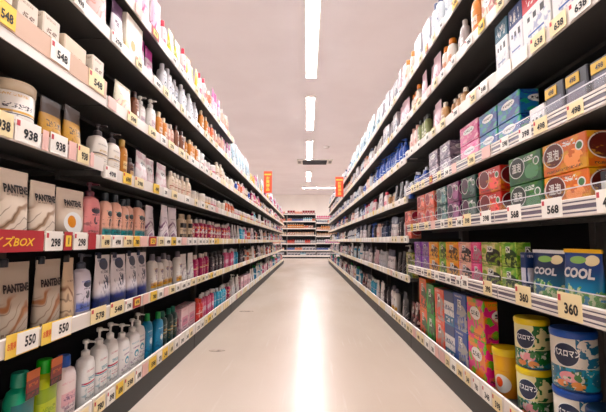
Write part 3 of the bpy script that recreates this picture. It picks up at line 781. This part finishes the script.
LEND = LB0+9*LBW-.03
put_row('L', 0, [('redbottle', -22, 6), ('teal', 10, 36), ('lime', 37, 58), ('pinkwhite', 59, 82), ('whitered', 83, 118), ('whitedrop', 118, 150), ('bluebottle', 150, 166), ('darkgreen', 166, 182), ('pinkpack', 183, 198), ('redbottle', 198, 204), ('pinkbottle', 204, 216), ('skybottle', 216, 228)],
        ['pinkbottle', 'skybottle', 'magenta', 'whitedrop', 'redbottle', 'bluebottle', 'whitepouch', 'pinkpack', 'rasp'], LEND)
put_row('L', 1, [('pantene_grey', -75, -30), ('pantene_grey', 1, 37), ('pantene_grey', 39, 62), ('brownpouch', 62, 74), ('lilacbottle', 77, 98), ('navypouch', 98, 152), ('whitegold', 155, 183), ('whitepouch', 184, 195), ('magenta', 196, 212), ('blackwhite', 213, 226), ('pinkbottle', 226, 234)],
        ['peach', 'magenta', 'whitegold', 'coral', 'skybottle', 'pinkbottle', 'lilacpouch', 'creambottle', 'blackwhite', 'whitepouch'], LEND)
put_row('L', 2, [('pantene', -70, -30), ('pantene', 0, 33), ('pantene', 35, 54), ('pantene_egg', 57, 84), ('pinkpump', 84, 103), ('peach', 104, 151), ('lilacpouch', 152, 182), ('beigeblack', 183, 194), ('rasp', 195, 231)],
        ['blackwhite', 'pinkbottle', 'bluebottle', 'peach', 'whitepouch', 'magenta', 'teal_small', 'coral', 'lilacpouch'] if 'teal_small' in SKU else ['blackwhite', 'pinkbottle', 'skybottle', 'peach', 'whitepouch', 'magenta', 'coral', 'lilacpouch'], LEND)
put_row('L', 3, [('creamjar', -40, 8), ('creamjar', 10, 44), ('goldpouch', 45, 85), ('creampump', 85, 118), ('golden', 118, 130), ('darksmall', 130, 138), ('rosepouch', 139, 170), ('creambottle', 171, 195), ('greenjar', 196, 206), ('orangejar', 206, 214), ('pinkjar', 214, 220), ('greenjar', 220, 226), ('coral', 226, 236)],
        ['coral', 'pinkjar', 'magenta', 'creambottle', 'lilacpouch', 'skybottle', 'smallblue', 'orangejar', 'whitepouch', 'pinkbottle'], LEND)
put_row('L', 4, [('whitebox', -20, 58), ('spiky', 59, 86), ('whitebox', 87, 103), ('clearbag', 116, 136), ('brownbottle', 136, 142), ('whitepump', 143, 156), ('amber', 157, 168), ('blush', 168, 176), ('brownbottle', 176, 184), ('amber', 184, 197), ('whitecyl', 198, 206), ('pinkjar', 206, 216), ('creambottle', 216, 226), ('greenjar', 226, 236)],
        ['coral', 'blush', 'amber', 'magenta', 'pinkbottle', 'creambottle', 'pinkjar', 'rosepouch', 'smallblue'], LEND)
put_row('L', 5, [('palepouch', 58, 111), ('purplepouch', 111, 121), ('goldpack', 121, 138), ('magstrip', 138, 160), ('whiteblack', 162, 200), ('amber', 200, 207), ('coral', 207, 215), ('blush', 215, 223), ('magstrip', 223, 232), ('bigbag', 233, 252)],
        ['bigbag', 'magstrip', 'whiteblack', 'pinkbottle', 'bigbag', 'yellowpouch'], LEND)
put_row('L', 6, [('magpouch', 115, 164), ('redcap', 165, 171), ('limepouch', 171, 184), ('redcap', 184, 188), ('yellowpouch', 188, 200), ('redcap', 200, 206), ('coral', 206, 212)],
        ['blush', 'magstrip', 'whiteblack'], LB0+2*LBW-.02)
REND = RB0+9*RBW-.03
put_row('R', 0, [('navytin', 609, 600), ('bluetin', 570, 545, 2), ('yellowtin', 528, 512, 2), ('yellowtub', 500, 486), ('pinktin', 485, 472, 2), ('navybag', 471, 458, 2), ('whitenavy', 457, 448, 2), ('pinkwhitebag', 447, 437, 2), ('greencan', 437, 428, 2), ('orangecan', 428, 418, 2), ('redpack', 416, 408), ('blackpouch', 408, 402), ('bagwhite', 402, 395), ('whitegold', 395, 388), ('blackwhite', 388, 382), ('whitepouch', 382, 375), ('skybottle', 375, 370)],
        ['redpack', 'bagwhite', 'blackpouch', 'skybottle', 'whitepouch', 'pinkbottle', 'whitegold', 'greypouch', 'navypump', 'bluebottle'], REND)
put_row('R', 1, [('cool', 660, 612), ('cool', 594, 557), ('coolw', 556, 529), ('coolside', 527, 519), ('kgreen', 516, 504, 2), ('kcream', 503, 490, 2), ('kpink', 489, 479, 2), ('krose', 478, 465, 2), ('korange', 464, 450, 2), ('kgreen', 449, 440, 2), ('korange', 439, 430, 2), ('kpurple', 429, 414, 2), ('kcream', 413, 408, 2), ('whitedrop', 406, 400), ('blackpouch', 400, 392), ('bagwhite', 392, 384), ('whiteblack', 384, 378), ('pinkwing', 378, 372)],
        ['greypouch', 'blackpouch', 'bagwhite', 'whitedrop', 'navypump', 'whitegold', 'pinkwing', 'redpack', 'skybottle', 'whiteblack'], REND)
put_row('R', 2, [('onwhite', 640, 600), ('onorange', 588, 544, 2), ('ongreen', 543, 508, 2), ('onred', 500, 478, 2), ('ondark', 476, 461, 2), ('onpurple', 459, 447, 2), ('onteal', 446, 435, 2), ('onpink', 434, 410, 2), ('whiteblack', 406, 400), ('blackwhite', 400, 394), ('bagwhite', 394, 387), ('navypump', 387, 380), ('pinkpale', 380, 374)],
        ['whiteblack', 'blackpouch', 'whitegold', 'navypump', 'bluewhitebottle', 'bagwhite', 'pinkpale', 'greendark', 'bluepump', 'blackwhite'], REND)
put_row('R', 3, [('darkgold', 650, 545), ('iconbox', 543, 521), ('bluebox', 519, 479, 2), ('pinkbox', 478, 458, 2), ('greybox', 449, 425, 2), ('smallblue', 424, 408), ('whiteblack', 405, 399), ('blackpouch', 399, 393), ('tanbottle', 393, 386), ('redcap', 386, 381), ('greypouch', 381, 374)],
        ['whiteblack', 'blackpouch', 'tanbottle', 'bluewhitebottle', 'redcap', 'navypump', 'pinkpale', 'bluepump', 'blackwhite', 'bagwhite'], REND)
put_row('R', 4, [('redtop', 640, 528), ('navytop', 527, 512), ('tealtop', 511, 497), ('roll', 492, 464), ('tanbottle', 462, 441), ('pinkwing', 440, 428), ('greendark', 427, 418), ('pinkpale', 417, 407), ('bluepump', 404, 376)],
        ['bluewhitebottle', 'pinkpale', 'navypump', 'whitepump', 'smallblue', 'greybottle', 'whitepack'], REND)
put_row('R', 5, [('creampack', 560, 481), ('orangebottle', 480, 467), ('greybottle', 466, 454), ('orangecap', 453, 441), ('pinkwing', 439, 420), ('orangecap', 418, 409), ('pinkwing', 408, 398), ('whitepack', 397, 384), ('greybottle', 384, 374)],
        ['bluewhitebottle', 'whitepack', 'greybottle', 'orangecap', 'pinkpale', 'navypump'], REND)
put_row('R', 6, [('creampack', 520, 466), ('orangecap', 464, 450), ('bluewhitebottle', 447, 432), ('whitepack', 430, 414), ('orangecap', 412, 406), ('pinkwing', 405, 397), ('whitepack', 396, 380), ('bigbag', 380, 350)],
        ['bigbag', 'whitepack', 'bluewhitebottle', 'pinkwing'], REND)
# cross row at the aisle end
def put_end(row, pal):
    for (xa, xb, lvs) in ((-2.1, -.88, ENDLV), (-.86, .37, ENDLV), (.39, 1.62, ENDLV2)):
        x = xa+.02
        while True:
            key = R.choice(pal); s = SKU[key]; n = R.randint(3, 6)
            for i in range(n):
                if x+s['w']+.01 > xb: break
                PLACED.append(('E', row, key, x+s['w']/2+.004, YE+.03+s['d']/2+.006, lvs[row]+.03, 0.0, 0, 1, 1.0))
                x += s['w']+.008
            if x+.13 > xb: break
for row, pal in enumerate([['whitepack', 'skybottle'], ['smallblue', 'whitepack', 'coral'], ['coral', 'magstrip', 'whiteblack', 'redbottle'], ['creambottle', 'orangecap', 'creampack', 'orangebottle'], ['coral', 'creampack', 'orangebottle', 'blush'], ['smallblue', 'coral', 'bluewhitebottle', 'skybottle'], ['redpack', 'coral', 'pinkbottle', 'orangebottle', 'pinkpack']]):
    put_end(row, pal)

# individuals: the nearest 300 of each category, the rest joined
LIMIT = 300
by_cat = {}
for p in PLACED: by_cat.setdefault(SKU[p[2]]['cat'], []).append(p)
def sku_parts(key):
    s = SKU[key]
    if s['parts'] is None:
        out = []
        P = build(s)
        V0 = P[0][2][0]
        frame = None
        for nm, par, g, m, col in P:
            out.append((nm, par, uvmesh(nm, g[0], g[1], m, .65, boxuv=(s['kind'] == 'box' and par is None))))
        s['parts'] = out
    return s['parts']
VC = NT('far_packaging', .4, .5)
_a = VC.node('ShaderNodeVertexColor'); _a.layer_name = 'colour'
M_far = VC.done(_a.outputs[0])
counts = {}
indiv = []; rest = {}
for cat, ps in by_cat.items():
    ps.sort(key=lambda p: p[4])
    indiv += ps[:LIMIT]
    if ps[LIMIT:]: rest[cat] = ps[LIMIT:]
indiv.sort(key=lambda p: (p[0], p[1], p[4], p[7]))
FARY = 3.6
total = {}
for p in indiv:
    if p[4] < FARY and p[7] == 0: total[(p[0], p[1], p[2])] = total.get((p[0], p[1], p[2]), 0)+1
for side, row, key, x, y, z, rz, q, st, zs in indiv:
    s = SKU[key]; parts = sku_parts(key)
    look = s['look']
    if side == 'E':
        rn = '%s shelf of the cross row at the aisle end' % ['lowest', 'second', 'third', 'fourth', 'fifth', 'sixth', 'top'][row]
        lab = '%s, %s' % (look, rn); grp = lab
    else:
        rn = ROWN[(side, row)]
        grp = '%s, %s' % (look, rn)
        k = (side, row, key)
        if y < FARY:
            if q == 0: counts[k] = counts.get(k, 0)+1
            i = counts[k]; tot = total.get(k, 1)
            pos = '' if tot == 1 else ('nearest ' if i == 1 else ORD[min(i, 14)-1]+' ')
            stk = '' if st == 1 else ('upper ' if q else 'lower ')
            if tot == 1 and st == 1: lab = '%s on the %s' % (look, rn)
            elif i > 14 : lab = '%s, among the later ones on the %s' % (look, rn)
            else: lab = '%s%s%s on the %s' % (pos, stk, look, rn) 
        else:
            bay = nth(int((y-(LB0 if side == 'L' else RB0))//(LBW if side == 'L' else RBW))+1)
            lab = '%s in the %s bay, %s' % (look, bay, rn); grp = 'far '+grp+', '+bay+' bay'
    small = y > 5.0
    root = None; objs = []
    for nm, par, me in parts:
        if par is None:
            root = mobj(s['name'], me, None, (x, y, z), rz)
            root.scale = (1, 1, zs)
            tag(root, lab, s['cat'], grp); objs.append(root)
        else:
            if small and nm in ('lettering', 'nozzle'): objs.append(None); continue
            objs.append(mobj(nm, me, objs[par]))
def joined(name, ps, label, cat):
    V = []; Fc = []; cols = []
    cache = {}
    for side, row, key, x, y, z, rz, q, st, zs in ps:
        if key not in cache: cache[key] = build(SKU[key], True)
        c, s_ = math.cos(rz), math.sin(rz)
        for nm, par, g, m, col in cache[key]:
            o = len(V)
            V += [(x+a*c-b*s_, y+a*s_+b*c, z+d*zs) for a, b, d in g[0]]
            Fc += [tuple(i+o for i in f) for f in g[1]]
            cl = (*vivid(col, .76), 1.0)
            cols += [cl]*len(g[0])
    me = bpy.data.meshes.new(name); me.from_pydata(V, [], Fc)
    at = me.color_attributes.new('colour', 'FLOAT_COLOR', 'POINT')
    at.data.foreach_set('color', [v for c_ in cols for v in c_])
    me.materials.append(M_far)
    o = mobj(name, me); o['kind'] = 'stuff'; o['label'] = label; o['category'] = cat
for cat, ps in rest.items():
    nm = {'bottle': 'far_bottles', 'pouch': 'far_pouches', 'box': 'far_boxes', 'jar': 'far_jars'}.get(cat, 'far_'+cat+'s')
    joined(nm, ps, 'small distant %s crowding the shelves far down the aisle' % nm[4:], cat)

# ------------------------------------------------------------------ price tags
M_ink = plain('price_ink', '1c1718', .6)
CARD = {'white': ('f2ebe2', 'e8d8cc'), 'cream': ('eed9a8', 'e8cf98'), 'yellow': ('efc43c', 'f0d070'), 'pink': ('e6b8ae', 'dea89c'), 'red': ('a8222c', 'b42c34'), 'gold': ('e0b838', 'ecd070')}
def card_mat(c): return surface('card_'+c, CARD[c][0], CARD[c][1], .5, 9.0)
CM = {c: card_mat(c) for c in CARD}
TAGS = []   # (side,row,y,width,height,zoff,colour,text)
def tg(side, row, pa, pb, col, text=None, h=.046, zo=.003):
    X = XL if side == 'L' else XR
    lv = (LEFT if side == 'L' else RNEAR)[row]
    if side == 'L' and row == 3: lv = .985
    dz = lv-CAM_H+.03
    a, b = z_at(side, pa, dz, X), z_at(side, pb, dz, X)
    if b < a: a, b = b, a
    TAGS.append((side, row, (a+b)/2, b-a-.003, h, zo, col, text))
# left, read from the photograph
tg('L', 4, -12, 12, 'yellow', '548', .06, .034); tg('L', 4, 47, 67, 'white', '548', .062, .034); tg('L', 4, 86, 102, 'cream', '548', .062, .034)
tg('L', 3, -16, 10, 'cream', '938', .062); tg('L', 3, 11, 38, 'white', '938', .062); tg('L', 3, 39, 46, 'pink', None, .058); tg('L', 3, 47, 65, 'white', '938', .062); tg('L', 3, 66, 74, 'pink', None, .058); tg('L', 3, 75, 87, 'cream', '938', .06); tg('L', 3, 88, 92, 'pink', None, .05)
tg('L', 2, -40, 41, 'red', 'サイズBOX', .058, -.002); tg('L', 2, 42, 60, 'white', '298', .058, -.002); tg('L', 2, 61, 70, 'red', '1', .058, -.002); tg('L', 2, 71, 85, 'white', '298', .058, -.002); tg('L', 2, 86, 94, 'red', None, .058, -.002)
tg('L', 1, 1, 36, 'yellow', '550', .06, -.002); tg('L', 1, 38, 69, 'yellow', '550', .06, -.002); tg('L', 1, 88, 104, 'cream', '578', .055); tg('L', 1, 108, 122, 'cream', '548', .055)
# right
tg('R', 5, 520, 505, 'white', '398'); tg('R', 4, 590, 568, 'white', '638', .048); tg('R', 4, 566, 549, 'cream', '638', .048); tg('R', 4, 545, 530, 'cream', '638', .048); tg('R', 4, 527, 512, 'white', None, .046); tg('R', 4, 511, 496, 'white', None, .046)
tg('R', 3, 640, 606, 'gold', '498', .045); tg('R', 3, 583, 566, 'cream', '498', .04); tg('R', 3, 547, 533, 'cream', '498', .045)
tg('R', 2, 620, 595, 'white', '498', .056); tg('R', 2, 562, 541, 'white', '568', .056); tg('R', 2, 521, 507, 'white', '568', .056); tg('R', 2, 491, 480, 'white', '398', .052); tg('R', 2, 471, 463, 'cream', '398', .052)
tg('R', 1, 582, 557, 'cream', '360', .07); tg('R', 1, 531, 515, 'cream', '360', .065); tg('R', 1, 492, 483, 'cream', '398', .056); tg('R', 1, 468, 461, 'white', '398', .056)
specified_end = {}
USED = {}
for t in TAGS:
    near = min((p for p in PLACED if p[0] == t[0] and p[1] == t[1] and p[7] == 0), key=lambda p: abs(p[4]-t[2]))
    USED.setdefault(SKU[near[2]]['look'], set()).add(t[6])
for t in TAGS: specified_end[(t[0], t[1])] = max(specified_end.get((t[0], t[1]), 0), t[2]+t[3]/2)
PR = ['298', '398', '498', '548', '598', '348', '698', '278', '780']
for side in 'LR':
    for row in range(7):
        y = specified_end.get((side, row), 1.0)+.012
        end = LEND if side == 'L' else REND
        if side == 'L' and row == 6: end = LB0+2*LBW
        bounds = [LB0+i*LBW for i in range(11)] if side == 'L' else [RB0+i*RBW for i in range(11)]
        while y < end-.1:
            wd = R.choice((.06, .075, .09)) if side == 'L' else R.choice((.055, .07))
            c = y+wd/2
            for bd in bounds:
                if abs(c-bd) < wd/2+.003: c = bd+wd/2+.004
            near = min((p for p in PLACED if p[0] == side and p[1] == row and p[7] == 0), key=lambda p: abs(p[4]-c))
            used = USED.setdefault(SKU[near[2]]['look'], set()) if c < 2.2 else set()
            ch = [(a, b) for a, b in zip(['white', 'cream', 'pink', 'yellow', 'red'], [6, 6, .8, .3, .05] if row != 0 else [6, 8, .8, .4, .12]) if a not in used]
            if not ch: y = c+.05; continue
            col = R.choices([a for a, b in ch], [b for a, b in ch])[0]; used.add(col)
            TAGS.append((side, row, c, wd, .046 if row else .056, .003, col, R.choice(PR) if col != 'pink' else None))
            y = c+wd/2+(R.uniform(.004, .03) if (side == 'L' and row in (0, 1, 2)) or (side == 'R' and row == 0) else R.uniform(.03, .14))
TAGS.sort(key=lambda t: t[2])
tcount = {}
far_t = []
TAGLAB = {}
for i, (side, row, y, wd, h, zo, col, text) in enumerate(TAGS):
    sg = -1 if side == 'L' else 1
    X0 = XL if side == 'L' else XR
    z = (LEFT if side == 'L' else (RNEAR if y < RB0+RBW else RFAR))[row]
    if side == 'L' and row == 3 and y < LB0: z = .985
    x = sg*(X0-.0035); z0 = z+zo
    rz = PI/2 if side == 'L' else -PI/2
    if i >= LIMIT:
        far_t.append((x, y, z0, rz, wd, h, col)); continue
    g = chamfer_box(wd, .0016, h, .0005)
    o = geo_obj('price_tag', g, CM[col], None, (x, y, z0), rz)
    red = col == 'red'
    if text and y < 3.2:
        if wd > .105 and col == 'yellow':
            geo_obj('white_panel', boxg(-wd*.2, wd*.48, -.0016, -.0009, h*.05, h*.95), CM['white'], o)
            geo_obj('offer_text', text_front('お買得', h*.34, -.0021, h*.5, -wd*.35, .02, wmax=wd*.24), plain('offer_orange', 'd8542a', .6), o)
            geo_obj('digits', text_front(text, h*.62, -.0024, h*.5, wd*.2, .03, wmax=wd*.34), M_ink, o)
        elif red:
            if len(text) > 3: geo_obj('banner_text', text_front(text, h*.5, -.0016, h*.48, 0, .02, .25, wmax=wd*.7), plain('banner_yellow', 'f0c030', .5), o)
            else:
                geo_obj('picture', boxg(-wd*.32, wd*.32, -.0016, -.0009, h*.2, h*.8), CM['yellow'], o)
                geo_obj('digits', text_front(text, h*.5, -.0021, h*.5, 0), M_ink, o)
        else:
            dz_ = h*.55
            geo_obj('digits', text_front(text, dz_, -.0016, h*.42, wd*.08, .035, wmax=wd*.56), M_ink, o)
            if y < 1.8: geo_obj('red_mark', boxg(-wd*.46, -wd*.34, -.0014, -.0009, h*.66, h*.9), plain('mark_red', 'c8404a', .6), o)
    rn = ROWN[(side, row)]
    if y < 2.2:
        k = (side, row, col, text); tcount[k] = tcount.get(k, 0)+1
        same = [t for t in TAGS if (t[0], t[1], t[6], t[7]) == k and t[2] < 2.2]
        pos = '' if len(same) == 1 else ('nearest ' if tcount[k] == 1 else ORD[tcount[k]-1]+' ')
        what = ('wide red banner card with yellow lettering' if red and text and len(text) > 3 else '%s price tag reading %s' % (col, text)) if text else 'plain %s price card' % col
        near = min((p for p in indiv if p[0] == side and p[1] == row and p[7] == 0), key=lambda p: abs(p[4]-y))
        lab = '%s below the %s' % (what, SKU[near[2]]['look'])
        nt = TAGLAB.get(lab, 0); TAGLAB[lab] = nt+1
        if nt: lab = '%s %s' % (('next', 'farther', 'still farther', 'last', 'outermost')[min(nt, 5)-1], lab)
        tag(o, ' '.join(lab.split()[:16]), 'price tag', 'price tags, '+rn)
    else:
        bay = nth(int((y-(LB0 if side == 'L' else RB0))//(LBW if side == 'L' else RBW))+1)
        tag(o, 'small %s price tag in the %s bay, %s' % (col, bay, rn), 'price tag', '%s price tags, %s bay, %s' % (col, bay, rn))
# the far tags, joined
V = []; Fc = []; cols = []
for x, y, z0, rz, wd, h, col in far_t:
    g = boxg(-.0008, .0008, -wd/2, wd/2, 0, h); o = len(V)
    V += [(x+a, y+b, z0+c) for a, b, c in g[0]]; Fc += [tuple(i+o for i in f) for f in g[1]]
    cols += [(*lin(hexc(CARD[col][0])), 1)]*8
me = bpy.data.meshes.new('far_price_tags'); me.from_pydata(V, [], Fc)
me.color_attributes.new('colour', 'FLOAT_COLOR', 'POINT').data.foreach_set('color', [v for c_ in cols for v in c_])
me.materials.append(M_far)
o = mobj('far_price_tags', me); o['kind'] = 'stuff'; o['label'] = 'tiny price tags on the rails far down the aisle'; o['category'] = 'price tag'

# ------------------------------------------------------------------ orange aisle signs
M_or = plain('sign_orange', 'e8502a', .45); M_ye = plain('sign_yellow', 'f6c84a', .5)
for (xa, xb, y, lb) in ((-.752, -.61, 6.55, 'orange vertical sign sticking out of the left shelves'), (.54, .692, 7.15, 'orange vertical sign sticking out of the right shelves')):
    r = empty('aisle_sign', ((xa+xb)/2, y, 1.56))
    W = xb-xa
    geo_obj('board', chamfer_box(W, .012, .38, .002), M_or, r)
    geo_obj('header_band', boxg(-W*.42, W*.42, -.0075, -.006, .31, .335), M_ye, r)
    for i, ch in enumerate('お買得品'):
        geo_obj('character', text_front(ch, .062, -.0072, .26-i*.066, 0, .03), M_ye, r)
    geo_obj('bracket', boxg(-W/2 if xa < 0 else W/2-.02, -W/2+.02 if xa < 0 else W/2, .006, .012, -.03, .1), M_post, r)
    tag(r, lb, 'sign', 'orange aisle signs')
